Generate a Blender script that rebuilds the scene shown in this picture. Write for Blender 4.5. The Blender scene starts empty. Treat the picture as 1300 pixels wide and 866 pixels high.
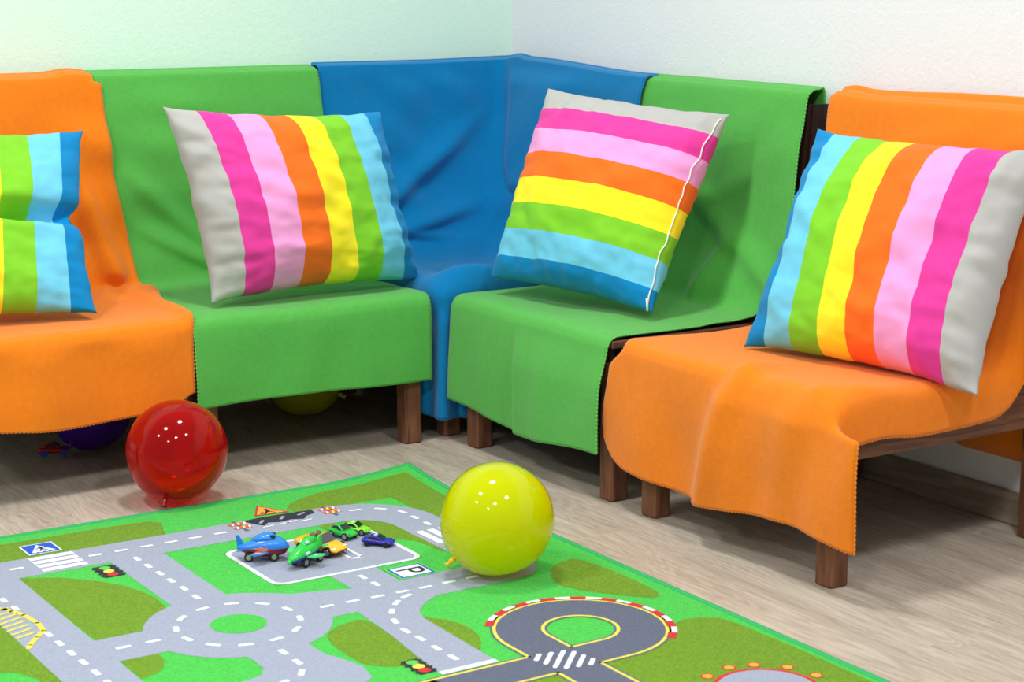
import bpy, bmesh, math, random
from math import sin, cos, pi, sqrt, exp, radians, atan, atan2, floor
from mathutils import Vector, Matrix, noise
random.seed(4)
scn = bpy.context.scene
C = scn.collection

# ------------------------------------------------------------------ helpers
def lin(c):
    c = c / 255.0
    return c / 12.92 if c <= 0.04045 else ((c + 0.055) / 1.055) ** 2.4
def rgb(r, g, b): return (lin(r), lin(g), lin(b), 1.0)
def sst(a, b, x):
    t = max(0.0, min(1.0, (x - a) / (b - a))) if a != b else (1.0 if x >= a else 0.0)
    return t * t * (3 - 2 * t)
def lerp(a, b, t): return a + (b - a) * t
def gauss(x, m, s): return exp(-((x - m) / s) ** 2)
def nz(x, y, z=0.0): return noise.noise(Vector((x, y, z)))

def link(name, bm, mats, parent=None, loc=(0, 0, 0), smooth=True, bevel=None):
    me = bpy.data.meshes.new(name)
    bmesh.ops.recalc_face_normals(bm, faces=bm.faces)
    loc = Vector(loc)
    if loc.length > 0:
        for v in bm.verts: v.co -= loc
    if smooth:
        for f in bm.faces: f.smooth = True
    bm.to_mesh(me); bm.free()
    for m in (mats if isinstance(mats, (list, tuple)) else [mats]): me.materials.append(m)
    o = bpy.data.objects.new(name, me); C.objects.link(o)
    o.location = loc
    if parent: o.parent = parent
    if bevel:
        b = o.modifiers.new('bevel', 'BEVEL'); b.width = bevel; b.segments = 2; b.limit_method = 'ANGLE'
        me.shade_auto_smooth if False else None
    return o
def child(name, bm, mats, parent, smooth=True, bevel=None):
    """geometry given in world space, parent unrotated at parent.location"""
    for v in bm.verts: v.co -= parent.location
    return link(name, bm, mats, parent, (0, 0, 0), smooth, bevel)
def tag(o, label, cat, group=None, kind=None):
    if label: o['label'] = label
    if cat: o['category'] = cat
    if group: o['group'] = group
    if kind: o['kind'] = kind
    return o
def struct(o): o['kind'] = 'structure'; return o
def empty(name, loc, rz=0.0):
    o = bpy.data.objects.new(name, None); C.objects.link(o)
    o.location = loc; o.rotation_euler = (0, 0, rz); o.empty_display_size = .05
    return o
def box(bm, x0, x1, y0, y1, z0, z1, mat=0):
    vs = [bm.verts.new((x, y, z)) for z in (z0, z1) for x, y in ((x0, y0), (x1, y0), (x1, y1), (x0, y1))]
    for f in ((0, 1, 2, 3), (4, 5, 6, 7), (0, 1, 5, 4), (1, 2, 6, 5), (2, 3, 7, 6), (3, 0, 4, 7)):
        bm.faces.new([vs[i] for i in f]).material_index = mat
def boxbm(*a):
    bm = bmesh.new(); box(bm, *a); return bm
def tube(bm, pts, rad, n=8, closed=False, caps=True):
    rings = []; N = len(pts); pts = [Vector(p) for p in pts]
    up = Vector((0, 0, 1)); prev = None
    for i, p in enumerate(pts):
        a = pts[(i - 1) % N] if (closed or i > 0) else p
        b = pts[(i + 1) % N] if (closed or i < N - 1) else p
        t = (b - a).normalized() if (b - a).length > 1e-9 else Vector((1, 0, 0))
        if prev is None:
            s = t.cross(up)
            if s.length < 1e-3: s = t.cross(Vector((1, 0, 0)))
            s.normalize()
        else:
            s = (prev - t * prev.dot(t))
            s = s.normalized() if s.length > 1e-6 else t.orthogonal().normalized()
        prev = s; u = s.cross(t)
        r = rad(i) if callable(rad) else rad
        rings.append([bm.verts.new(p + (s * cos(2 * pi * k / n) + u * sin(2 * pi * k / n)) * r) for k in range(n)])
    M = N if closed else N - 1
    for i in range(M):
        A, B = rings[i], rings[(i + 1) % N]
        for k in range(n): bm.faces.new((A[k], A[(k + 1) % n], B[(k + 1) % n], B[k]))
    if not closed and caps:
        bm.faces.new(rings[0]); bm.faces.new(list(reversed(rings[-1])))
def loft(bm, sections, caps=True, mat=None):
    """sections: lists of equal count of points, joined in order"""
    rings = [[bm.verts.new(p) for p in s] for s in sections]
    n = len(rings[0])
    for i in range(len(rings) - 1):
        for k in range(n):
            f = bm.faces.new((rings[i][k], rings[i][(k + 1) % n], rings[i + 1][(k + 1) % n], rings[i + 1][k]))
            if mat: f.material_index = mat(i, k)
    if caps:
        bm.faces.new(rings[0]); bm.faces.new(list(reversed(rings[-1])))
def catmull(P, n):
    """resample polyline by centripetal-ish Catmull-Rom into n points of about even arc length"""
    P = [Vector(p) for p in P]
    out = []
    for i in range(len(P) - 1):
        p0 = P[i - 1] if i > 0 else P[i] * 2 - P[i + 1]
        p1, p2 = P[i], P[i + 1]
        p3 = P[i + 2] if i + 2 < len(P) else P[i + 1] * 2 - P[i]
        for k in range(16):
            t = k / 16
            out.append(0.5 * ((2 * p1) + (p2 - p0) * t + (2 * p0 - 5 * p1 + 4 * p2 - p3) * t * t + (3 * p1 - p0 - 3 * p2 + p3) * t ** 3))
    out.append(P[-1])
    L = [0]
    for a, b in zip(out, out[1:]): L.append(L[-1] + (b - a).length)
    res = []; j = 0
    for i in range(n):
        s = L[-1] * i / (n - 1)
        while j < len(L) - 2 and L[j + 1] < s: j += 1
        d = L[j + 1] - L[j]
        res.append(out[j].lerp(out[j + 1], 0 if d == 0 else (s - L[j]) / d))
    return res

def catseg(P, m):
    P = [Vector(p) for p in P]; out = []
    for i in range(len(P) - 1):
        p0 = P[i - 1] if i > 0 else P[i] * 2 - P[i + 1]
        p1, p2 = P[i], P[i + 1]
        p3 = P[i + 2] if i + 2 < len(P) else P[i + 1] * 2 - P[i]
        for k in range(m):
            t = k / m
            out.append(0.5 * ((2 * p1) + (p2 - p0) * t + (2 * p0 - 5 * p1 + 4 * p2 - p3) * t * t + (3 * p1 - p0 - 3 * p2 + p3) * t ** 3))
    out.append(P[-1])
    return out

# ------------------------------------------------------------------ materials
def mat(name, color, rough=.6, spec=.5, sheen=0, bump=None, var=None, metallic=0, coat=0, trans=0):
    """bump=(scale,strength,distance)  var=(scale,amount)"""
    m = bpy.data.materials.new(name); m.use_nodes = True
    nt = m.node_tree; b = nt.nodes['Principled BSDF']
    b.inputs['Base Color'].default_value = color
    b.inputs['Roughness'].default_value = rough
    b.inputs['Specular IOR Level'].default_value = spec
    b.inputs['Metallic'].default_value = metallic
    if sheen:
        b.inputs['Sheen Weight'].default_value = sheen; b.inputs['Sheen Roughness'].default_value = .5
    if coat: b.inputs['Coat Weight'].default_value = coat
    tc = nt.nodes.new('ShaderNodeTexCoord')
    if var:
        n = nt.nodes.new('ShaderNodeTexNoise'); n.inputs['Scale'].default_value = var[0]; n.inputs['Detail'].default_value = 4
        nt.links.new(tc.outputs['Object'], n.inputs['Vector'])
        hs = nt.nodes.new('ShaderNodeHueSaturation'); hs.inputs['Color'].default_value = color
        mr = nt.nodes.new('ShaderNodeMapRange'); mr.inputs[1].default_value = .3; mr.inputs[2].default_value = .7
        mr.inputs[3].default_value = 1 - var[1]; mr.inputs[4].default_value = 1 + var[1]
        nt.links.new(n.outputs['Fac'], mr.inputs[0]); nt.links.new(mr.outputs[0], hs.inputs['Value'])
        nt.links.new(hs.outputs['Color'], b.inputs['Base Color'])
    if bump:
        n = nt.nodes.new('ShaderNodeTexNoise'); n.inputs['Scale'].default_value = bump[0]; n.inputs['Detail'].default_value = 3
        nt.links.new(tc.outputs['Object'], n.inputs['Vector'])
        bp = nt.nodes.new('ShaderNodeBump'); bp.inputs['Strength'].default_value = bump[1]; bp.inputs['Distance'].default_value = bump[2]
        nt.links.new(n.outputs['Fac'], bp.inputs['Height']); nt.links.new(bp.outputs['Normal'], b.inputs['Normal'])
    return m
def fleece(name, c): return mat(name, rgb(*c), rough=.95, spec=.12, sheen=.2, bump=(420, .4, .002), var=(70, .04))
F_OR = fleece('orange_fleece', (238, 128, 24))
F_GR = fleece('green_fleece', (86, 176, 76))
F_BL = fleece('blue_fleece', (0, 118, 178))
S_OR = fleece('orange_thread', (245, 140, 40)); S_GR = fleece('green_thread', (100, 195, 95)); S_BL = fleece('blue_thread', (20, 130, 195))
def wood_mat(name, c1, c2, axis, scale=14):
    m = bpy.data.materials.new(name); m.use_nodes = True
    nt = m.node_tree; b = nt.nodes['Principled BSDF']; b.inputs['Roughness'].default_value = .55; b.inputs['Specular IOR Level'].default_value = .3
    tc = nt.nodes.new('ShaderNodeTexCoord'); mp = nt.nodes.new('ShaderNodeMapping')
    s = [scale * 4] * 3; s[axis] = scale * .35; mp.inputs['Scale'].default_value = s
    nt.links.new(tc.outputs['Object'], mp.inputs['Vector'])
    n = nt.nodes.new('ShaderNodeTexNoise'); n.inputs['Scale'].default_value = 1; n.inputs['Detail'].default_value = 6; n.inputs['Distortion'].default_value = 1.2
    nt.links.new(mp.outputs[0], n.inputs['Vector'])
    r = nt.nodes.new('ShaderNodeValToRGB'); r.color_ramp.elements[0].position = .3; r.color_ramp.elements[1].position = .7
    r.color_ramp.elements[0].color = c1; r.color_ramp.elements[1].color = c2
    nt.links.new(n.outputs['Fac'], r.inputs[0]); nt.links.new(r.outputs[0], b.inputs['Base Color'])
    bp = nt.nodes.new('ShaderNodeBump'); bp.inputs['Strength'].default_value = .25; bp.inputs['Distance'].default_value = .002
    nt.links.new(n.outputs['Fac'], bp.inputs['Height']); nt.links.new(bp.outputs['Normal'], b.inputs['Normal'])
    return m
W_Z = wood_mat('stained_wood_upright', rgb(84, 52, 38), rgb(134, 88, 62), 2)
W_X = wood_mat('stained_wood_along', rgb(84, 54, 40), rgb(136, 92, 66), 0)
W_Y = wood_mat('stained_wood_across', rgb(84, 54, 40), rgb(136, 92, 66), 1)
W_D = wood_mat('dark_and_shaded_wood', rgb(30, 16, 12), rgb(52, 30, 24), 2)  # near-black wood for the back boards and for shade painted on the back ends

def floor_mat():
    m = bpy.data.materials.new('grey_oak_laminate'); m.use_nodes = True
    nt = m.node_tree; b = nt.nodes['Principled BSDF']; b.inputs['Roughness'].default_value = .40; b.inputs['Specular IOR Level'].default_value = .35
    N = nt.nodes.new; K = nt.links.new
    tc = N('ShaderNodeTexCoord')
    mp = N('ShaderNodeMapping'); mp.inputs['Rotation'].default_value = (0, 0, pi / 2); mp.inputs['Location'].default_value = (.31, .13, 0)
    K(tc.outputs['Object'], mp.inputs['Vector'])
    br = N('ShaderNodeTexBrick'); br.inputs['Scale'].default_value = 1; br.inputs['Brick Width'].default_value = 1.29; br.inputs['Row Height'].default_value = .193
    br.inputs['Mortar Size'].default_value = .0012; br.inputs['Mortar Smooth'].default_value = .3; br.offset = .37; br.offset_frequency = 2
    br.inputs['Color1'].default_value = (0, 0, 0, 1); br.inputs['Color2'].default_value = (1, 1, 1, 1); br.inputs['Mortar'].default_value = (.5, .5, .5, 1)
    K(mp.outputs[0], br.inputs['Vector'])
    # grain: long noise along the plank, shifted per plank
    sc = N('ShaderNodeVectorMath'); sc.operation = 'MULTIPLY'; sc.inputs[1].default_value = (1, 1, 1)
    add = N('ShaderNodeVectorMath'); add.operation = 'ADD'
    off = N('ShaderNodeVectorMath'); off.operation = 'SCALE'; off.inputs['Scale'].default_value = 7.3
    K(br.outputs['Color'], off.inputs[0]); K(mp.outputs[0], add.inputs[0]); K(off.outputs[0], add.inputs[1])
    g1m = N('ShaderNodeMapping'); g1m.inputs['Scale'].default_value = (2.2, 15, 1); K(add.outputs[0], g1m.inputs['Vector'])
    g1 = N('ShaderNodeTexNoise'); g1.inputs['Scale'].default_value = 1; g1.inputs['Detail'].default_value = 3; g1.inputs['Distortion'].default_value = .6
    K(g1m.outputs[0], g1.inputs['Vector'])
    # cathedral rings from the noise
    rg = N('ShaderNodeMath'); rg.operation = 'MULTIPLY'; rg.inputs[1].default_value = 95; K(g1.outputs['Fac'], rg.inputs[0])
    sn = N('ShaderNodeMath'); sn.operation = 'SINE'; K(rg.outputs[0], sn.inputs[0])
    g2m = N('ShaderNodeMapping'); g2m.inputs['Scale'].default_value = (9, 140, 1); K(add.outputs[0], g2m.inputs['Vector'])
    g2 = N('ShaderNodeTexNoise'); g2.inputs['Scale'].default_value = 1; g2.inputs['Detail'].default_value = 5
    K(g2m.outputs[0], g2.inputs['Vector'])
    mx = N('ShaderNodeMath'); mx.operation = 'MULTIPLY_ADD'; mx.inputs[1].default_value = .075; K(sn.outputs[0], mx.inputs[0]); hf = N('ShaderNodeMath'); hf.operation = 'MULTIPLY_ADD'; hf.inputs[1].default_value = .6; hf.inputs[2].default_value = .2; K(g2.outputs['Fac'], hf.inputs[0]); K(hf.outputs[0], mx.inputs[2])
    mx2 = N('ShaderNodeMath'); mx2.operation = 'MULTIPLY_ADD'; mx2.inputs[1].default_value = .5; K(g1.outputs['Fac'], mx2.inputs[0]); K(mx.outputs[0], mx2.inputs[2])
    r = N('ShaderNodeValToRGB'); e = r.color_ramp.elements
    e[0].position = .48; e[0].color = rgb(158, 146, 131); e[1].position = 1.0; e[1].color = rgb(206, 195, 180)
    K(mx2.outputs[0], r.inputs[0])
    hs = N('ShaderNodeHueSaturation'); mr = N('ShaderNodeMapRange'); mr.inputs[3].default_value = .93; mr.inputs[4].default_value = 1.05
    sep = N('ShaderNodeSeparateColor'); K(br.outputs['Color'], sep.inputs[0]); K(sep.outputs[0], mr.inputs[0]); K(mr.outputs[0], hs.inputs['Value']); K(r.outputs[0], hs.inputs['Color'])
    mm = N('ShaderNodeMix'); mm.data_type = 'RGBA'; mm.inputs['B'].default_value = rgb(190, 178, 164)
    K(br.outputs['Fac'], mm.inputs['Factor']); K(hs.outputs[0], mm.inputs['A']); K(mm.outputs['Result'], b.inputs['Base Color'])
    bp = N('ShaderNodeBump'); bp.inputs['Strength'].default_value = .12; bp.inputs['Distance'].default_value = .001
    K(mx2.outputs[0], bp.inputs['Height']); K(bp.outputs['Normal'], b.inputs['Normal'])
    return m
def wall_mat(name, c):
    m = mat(name, rgb(*c), rough=.85, spec=.2)
    nt = m.node_tree; b = nt.nodes['Principled BSDF']; tc = nt.nodes.new('ShaderNodeTexCoord')
    n = nt.nodes.new('ShaderNodeTexNoise'); n.inputs['Scale'].default_value = 85; n.inputs['Detail'].default_value = 4; n.inputs['Distortion'].default_value = .8
    nt.links.new(tc.outputs['Object'], n.inputs['Vector'])
    bp = nt.nodes.new('ShaderNodeBump'); bp.inputs['Strength'].default_value = .45; bp.inputs['Distance'].default_value = .003
    nt.links.new(n.outputs['Fac'], bp.inputs['Height']); nt.links.new(bp.outputs['Normal'], b.inputs['Normal'])
    return m

# ------------------------------------------------------------------ room
XW, YW = 2.85, 4.39            # right wall plane, left (rear) wall plane
struct(link('floor', boxbm(-2.6, XW, -2.2, YW, -.05, 0), floor_mat(), smooth=False))
struct(link('wall_left', boxbm(-2.6, XW + .1, YW, YW + .1, -.05, 2.7), wall_mat('mint_plaster', (216, 246, 230)), smooth=False))
struct(link('wall_right', boxbm(XW, XW + .1, -2.2, YW, -.05, 2.7), wall_mat('white_plaster', (232, 234, 240)), smooth=False))
BBM = wood_mat('grey_oak_skirting', rgb(128, 114, 100), rgb(166, 152, 136), 1, 10)
struct(link('baseboard_right', boxbm(XW - .014, XW, -2.2, YW, 0, .07), BBM, smooth=False, bevel=.004))
struct(link('baseboard_left', boxbm(-2.6, XW - .014, YW - .014, YW, 0, .07), wood_mat('grey_oak_skirting_left', rgb(128, 114, 100), rgb(166, 152, 136), 0, 10), smooth=False, bevel=.004))

# ------------------------------------------------------------------ benches
def leg(bm, x0, x1, y0, y1, z1, z0=0):
    c = .006
    def ring(z, i=0.0):
        a, b, p, q = x0 + i, x1 - i, y0 + i, y1 - i
        return [Vector(t) + Vector((0, 0, z)) for t in ((a + c, p, 0), (b - c, p, 0), (b, p + c, 0), (b, q - c, 0), (b - c, q, 0), (a + c, q, 0), (a, q - c, 0), (a, p + c, 0))]
    loft(bm, [ring(z0, .003), ring(z0 + .004), ring(z1 * .5), ring(z1)])
def bench(name, label, group, x0, x1, y0, y1, back):
    """back: list of sides ('y' along the left wall, 'x' along the right wall) carrying a backrest"""
    root = empty(name, ((x0 + x1) / 2, (y0 + y1) / 2, 0))
    tag(root, label, 'bench', group)
    t = .047
    for lx in (x0, x1 - t):
        for ly in (y0, y1 - t):
            rear = ('y' in back and ly > y0) or ('x' in back and lx > x0)
            bm = bmesh.new(); leg(bm, lx, lx + t, ly, ly + t, .815 if rear else .30)
            child('leg', bm, W_Z, root, smooth=False)
    zr0, zr1 = .237, .335
    for (a, b, c_, d, m) in ((x0 + t, x1 - t, y0 + .004, y0 + .028, W_X), (x0 + t, x1 - t, y1 - .028, y1 - .004, W_X),
                             (x0 + .004, x0 + .028, y0 + t, y1 - t, W_Y), (x1 - .028, x1 - .004, y0 + t, y1 - t, W_Y)):
        child('side_rail', boxbm(a, b, c_, d, zr0, zr1), m, root, smooth=False, bevel=.002)
    sx1 = x1 - (.115 if 'x' in back else 0); sy1 = y1 - (.115 if 'y' in back else 0)
    child('seat_board', boxbm(x0, sx1, y0, sy1, zr1 + .0005, .352), W_X, root, smooth=False, bevel=.003)
    f0, f1 = (.105, .058) if len(back) == 1 else (.078, .036)
    def slab(ax):
        # leaning back board, foot forward
        bm = bmesh.new()
        if ax == 'y':
            e = .06 if 'x' in back else 0
            P = [(y1 - f0, .37), (y1 - f1, .83), (y1 - f1 + .012, .83), (y1 - f0 + .02, .37)]
            loft(bm, [[Vector((x, p[0], p[1])) for p in P] for x in (x0, x1 - e)])
        else:
            e = .06 if 'y' in back else 0
            P = [(x1 - f0, .37), (x1 - f1, .83), (x1 - f1 + .012, .83), (x1 - f0 + .02, .37)]
            loft(bm, [[Vector((p[0], y, p[1])) for p in P] for y in (y0, y1 - e)])
        child('back_board', bm, W_D, root, smooth=False)
        for zz in (.40, .62, .80):
            if ax == 'y': bb = (x0 + t, x1 - t, y1 - .04, y1 - .012, zz, zz + .04); mm = W_X
            else: bb = (x1 - .04, x1 - .012, y0 + t, y1 - t, zz, zz + .04); mm = W_Y
            child('back_rail', boxbm(*bb), mm, root, smooth=False, bevel=.002)
    for ax in back: slab(ax)
    if len(back) == 1:
        for k in (0, 1):
            bm = bmesh.new()
            if ax == 'y':
                P = [(y1 - .088, .36), (y1 - .046, .83), (y1 - .002, .83), (y1 - .002, .36)]
                loft(bm, [[Vector((q, a, b)) for a, b in P] for q in ((x0 - .004, x0 - .0005) if k == 0 else (x1 + .0005, x1 + .004))])
            else:
                P = [(x1 - .088, .36), (x1 - .046, .83), (x1 - .002, .83), (x1 - .002, .36)]
                loft(bm, [[Vector((a, q, b)) for a, b in P] for q in ((y0 - .004, y0 - .0005) if k == 0 else (y1 + .0005, y1 + .004))])
            child('back_side_shade_panel', bm, W_D, root, smooth=False)  # added dark sheet over the post, painting the shade on the back frame's end
    return root
BG = 'dark-stained wooden benches set round the corner'
bench('bench', 'low dark wooden bench under the orange blanket at the far left', BG, 1.0, 1.575, 3.742, 4.35, ['y'])
bench('bench', 'low dark wooden bench under the green blanket along the mint wall', BG, 1.595, 2.172, 3.742, 4.35, ['y'])
bench('bench', 'square corner bench under the blue blanket', BG, 2.245, 2.835, 3.757, 4.35, ['x', 'y'])
bench('bench', 'low dark wooden bench under the green blanket along the white wall', BG, 2.245, 2.835, 3.067, 3.66, ['x'])
bench('bench', 'low dark wooden bench with bare side rail under the orange blanket at right', BG, 2.245, 2.835, 2.383, 2.965, ['x'])

# ------------------------------------------------------------------ blankets
TH = .005
def cloth(name, label, grid, fm, sm, group, stitch_rows, closed_tube=False):
    """grid[j][i] of Vectors; solid sheet with thickness TH plus whip-stitched hem tubes as a child"""
    nv, nu = len(grid), len(grid[0])
    N = [[None] * nu for _ in range(nv)]
    for j in range(nv):
        for i in range(nu):
            a = grid[j][min(i + 1, nu - 1)] - grid[j][max(i - 1, 0)]
            b = grid[min(j + 1, nv - 1)][i] - grid[max(j - 1, 0)][i]
            n = a.cross(b); N[j][i] = n.normalized() if n.length > 1e-12 else Vector((0, 0, 1))
    bm = bmesh.new()
    top = [[bm.verts.new(grid[j][i] + N[j][i] * TH / 2) for i in range(nu)] for j in range(nv)]
    bot = [[bm.verts.new(grid[j][i] - N[j][i] * TH / 2) for i in range(nu)] for j in range(nv)]
    for j in range(nv - 1):
        for i in range(nu - 1):
            bm.faces.new((top[j][i], top[j][i + 1], top[j + 1][i + 1], top[j + 1][i]))
            bm.faces.new((bot[j][i], bot[j + 1][i], bot[j + 1][i + 1], bot[j][i + 1]))
    per = [(0, i) for i in range(nu)] + [(j, nu - 1) for j in range(1, nv)] + [(nv - 1, i) for i in range(nu - 2, -1, -1)] + [(j, 0) for j in range(nv - 2, 0, -1)]
    for k in range(len(per)):
        (a, b), (c, d) = per[k], per[(k + 1) % len(per)]
        bm.faces.new((top[a][b], bot[a][b], bot[c][d], top[c][d]))
    mid = grid[nv * 2 // 3][nu // 2]
    o = link(name, bm, fm, loc=(mid.x, mid.y, 0))
    tag(o, label, 'blanket', group)
    # whip-stitched edge
    pts = []
    for (j, i) in per: pts.append(grid[j][i])
    L = [0.0]
    P = pts + [pts[0]]
    for a, b in zip(P, P[1:]): L.append(L[-1] + (b - a).length)
    step = .0022; n = int(L[-1] / step); res = []; k = 0
    for q in range(n):
        s = q * step
        while L[k + 1] < s: k += 1
        d = L[k + 1] - L[k]
        res.append(P[k].lerp(P[k + 1], (s - L[k]) / d if d > 0 else 0))
    bm = bmesh.new()
    tube(bm, res, lambda q: .0017 + .0011 * (1 if q % 4 in (0, 1) else 0), n=5, closed=True)
    child('hem_stitching', bm, sm, o)
    return o

def straight(name, label, axis, w0, w1, hem, fm, sm, group, edge=None, shape=None, nu=80, nv=200, dtop=.0, zt=.878, wob=1.0, seed=0, ztfun=None, zb=lambda u: .50):
    """blanket over a bench: behind the back, over the top, down the back, over the seat, down the front.
    axis 'y': bench on the left wall (w = x);  axis 'x': bench on the right wall (w = y)."""
    base = YW if axis == 'y' else XW
    df = .662 if axis == 'y' else .617
    fm_off = 0 if axis == 'y' else -.022
    grid = []
    cols = []
    for i in range(nu):
        u = i / (nu - 1)
        w = lerp(w0, w1, u)
        h = hem(u)
        t = zt + (ztfun(u) if ztfun else 0)
        o = fm_off
        P = [(.018 if axis == 'x' else .030, zb(u)), (.022 if axis == 'x' else .034, lerp(zb(u), .86, .55)), (.035 + o * .5, t - .012), (.056 + o * .5, t), (.085 + o, t - .004), (.100 + o, t - .025), (.118 + o, .72), (.138 + o, .55),
             (.155 + o, .455), (.178 + o, .402), (.22 + o, .372), (.29 + o, .364), (.42 + o, .361), (df - .05, .362), (df - .018, .359), (df - .004, .346), (df + .001, .32), (df + .002, lerp(.32, h, .4)), (df + .003, lerp(.32, h, .75)), (df + .003, h)]
        cols.append((u, w, catseg([Vector((a, b, 0)) for a, b in P], 11)))
    nv = len(cols[0][2])
    for j in range(nv):
        row = []
        for (u, w, c) in cols:
            d, z = c[j].x, c[j].y
            v = j / (nv - 1)
            # zones
            hang = sst(df - .03, df - .002, d) * sst(.36, .30, z)
            seat = sst(.17, .28, d) * (1 - hang)
            backz = (1 - sst(.15, .25, d)) * (1 if d > .06 else .2)
            if edge: w = edge(u, w, d, z, hang, seat)
            # gentle wrinkles
            s = seed * 13.7
            b_ = nz(w * 3.2 + s, z * 4 + d * 3, s) * .012 + nz(w * 8 + s, z * 9 + d * 9, s + 4) * .0045
            b_ += nz(w * 4.5 + z * 5 + s, z * 5 - w * 2, s + 9) ** 2 * .030
            dd = backz * max(b_, -.002) * wob * sst(.86, .78, z) + hang * (nz(w * 9 + s, z * 3.0, s) * .010 + .004) * sst(.36, .2, z) * wob
            zz = seat * max(-.001, (nz(w * 5 + s, d * 6, s + 2) * .006 + nz(w * 14, d * 14, s) * .002)) * wob
            if shape:
                a, e = shape(u, w, d, z, hang, seat, backz); dd += a; zz += e
            d += dd; z += zz
            row.append(Vector((w, base - d, z)) if axis == 'y' else Vector((base - d, w, z)))
        grid.append(row)
    return cloth(name, label, grid, fm, sm, group, None)

BLG = 'fleece blankets draped over the benches'
# --- green, left wall
def sh(u, w, d, z, hang, seat, bk):
    dd = bk * .020 * gauss(z - .47 + (w - 1.72) * .55, 0, .022) * sst(1.62, 1.72, w) * sst(2.1, 1.9, w)      # crease running down to the right
    dd += bk * .016 * gauss(z - .58 + (w - 1.70) * .9, 0, .03) * sst(1.60, 1.7, w)
    dd += .05 * gauss(z, .42, .06) * gauss(d, .17, .07) * (.5 + .5 * nz(w * 4, 1))
    return dd, 0
straight('blanket', 'green fleece blanket over the bench on the mint wall behind the upright striped cushion', 'y', 1.583, 2.188, lambda u: .163 + .004 * sin(u * 5), F_GR, S_GR, BLG,
         edge=lambda u, w, d, z, h, s: w - .012 * h * 0, shape=sh, seed=1)
# --- orange, left wall
def eo(u, w, d, z, h, s):
    e = .055 * gauss(d, .27, .16) * (1 - h) * (1 if d > .1 else 0) - .002
    e += .02 * gauss(z, .5, .12) * (1 if d > .1 else 0)
    return w + e * sst(.72, 1.0, u)
def so(u, w, d, z, hang, seat, bk):
    lift = .012 * sst(1.56, 1.59, w)
    dd = bk * (.045 * gauss(w - 1.535 + (z - .6) * .18, 0, .026) * sst(.70, .5, z) * sst(.36, .42, z)) + lift * bk
    dd += .03 * gauss(z, .41, .06) * gauss(d, .17, .07)
    dd += hang * .006 * sin(w * 26 + 1)
    ee = seat * (lift * 1.3 + .018 * gauss(w - 1.52, -(d - .28) * .5, .018) * gauss(d, .27, .09))
    return dd, ee
straight('blanket', 'orange fleece blanket over the bench at the far left, behind the creased cushion', 'y', .985, 1.580, lambda u: .164 + .006 * sin(u * 9) + .034 * sst(.86, 1, u) ** 2, F_OR, S_OR, BLG,
         edge=eo, shape=so, seed=2, zt=.876, ztfun=lambda u: .008 * gauss(u, .93, .08))
# --- green, right wall
def eg(u, w, d, z, h, s): return w
def sg(u, w, d, z, hang, seat, bk):
    dd = hang * (.014 * sst(3.425, 3.405, w) * sst(.34, .24, z) + .008 * sin((w - 3.1) * 14) * sst(.32, .1, z))
    dd += bk * (.018 * gauss(z - .52 - (w - 3.25) * .5, 0, .03) + .022 * gauss(w - 3.26 + (z - .5) * .3, 0, .03) * sst(.62, .45, z))
    dd += .05 * gauss(z, .42, .06) * gauss(d, .15, .07) * (.6 + .4 * nz(w * 5, 7))
    return dd, 0
straight('blanket', 'green fleece blanket over the bench on the white wall, under the tilted striped cushion', 'x', 3.072, 3.702, lambda u: .100 + .012 * sin(u * 6.5 + 1.4), F_GR, S_GR, BLG,
         edge=eg, shape=sg, seed=3, zt=.866, ztfun=lambda u: -.004 * (1 - u))
# --- orange, right wall
def ero(u, w, d, z, h, s):
    k = sst(.22, 0, u)                     # the free right-hand end
    w -= k * (.012 * s + .012 * h)
    over = max(0.0, 2.398 - w)             # what hangs over the end of the seat
    if over > 0: w = lerp(w, 2.398 - .034 * (1 - exp(-over / .022)), sst(.105, .165, d) * (1 - h) * (1 if d > .09 else 0))
    # left border: sweeps in a little along the back
    w -= sst(.75, 1, u) * (.02 * sst(.84, .5, z) * (1 - s) * (1 - h) * (1 if d > .06 else 0))
    q = sst(.20, .10, z) * h
    w += sst(.6, 1.0, u) * (h * (.040 * sst(.372, .32, z) + .028 * sst(.32, .14, z)) + .02 * gauss(d, .59, .06))
    w -= sst(.8, 1.0, u) * q * .004
    return w
def sro(u, w, d, z, hang, seat, bk):
    raw = lerp(2.304, 2.998, u) - .012 * sst(.22, 0, u)
    o_ = max(0.0, 2.398 - raw)
    ee = -max(0, o_ - .016 * (1 - exp(-o_ / .02))) * sst(.105, .165, d) * (1 - hang)
    c1 = 2.655 + (.34 - z) * .28
    dd = hang * (.030 * gauss(w, c1, .035) + .012 * sst(c1 + .01, c1 - .05, w) + .012 * sin((w - 2.3) * 22) * sst(.32, .14, z)
                 + .006 * gauss(w, 2.31, .03) + .013 * gauss(w, 2.46 + (.34 - z) * .22, .05))
    ee += seat * .020 * gauss(w, 2.64 + (.617 - d) * .12, .028) * sst(.44, .6, d)
    ee += seat * .012 * gauss(w, 2.44 - (.617 - d) * .5, .03) * sst(.40, .6, d)
    return dd, ee
straight('blanket', 'orange fleece blanket with rounded hem corner over the bench at right', 'x', 2.304, 2.998,
         lambda u: .098 + .012 * sin(u * 7) + .075 * (1 - sqrt(max(0, 1 - max(0, (u - .885) / .115) ** 2))), F_OR, S_OR, BLG,
         edge=ero, shape=sro, seed=5, zt=.858, ztfun=lambda u: .006 * gauss(u, .95, .05), nu=90, zb=lambda u: lerp(.142, .30, sst(.45, .78, u)))

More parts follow.
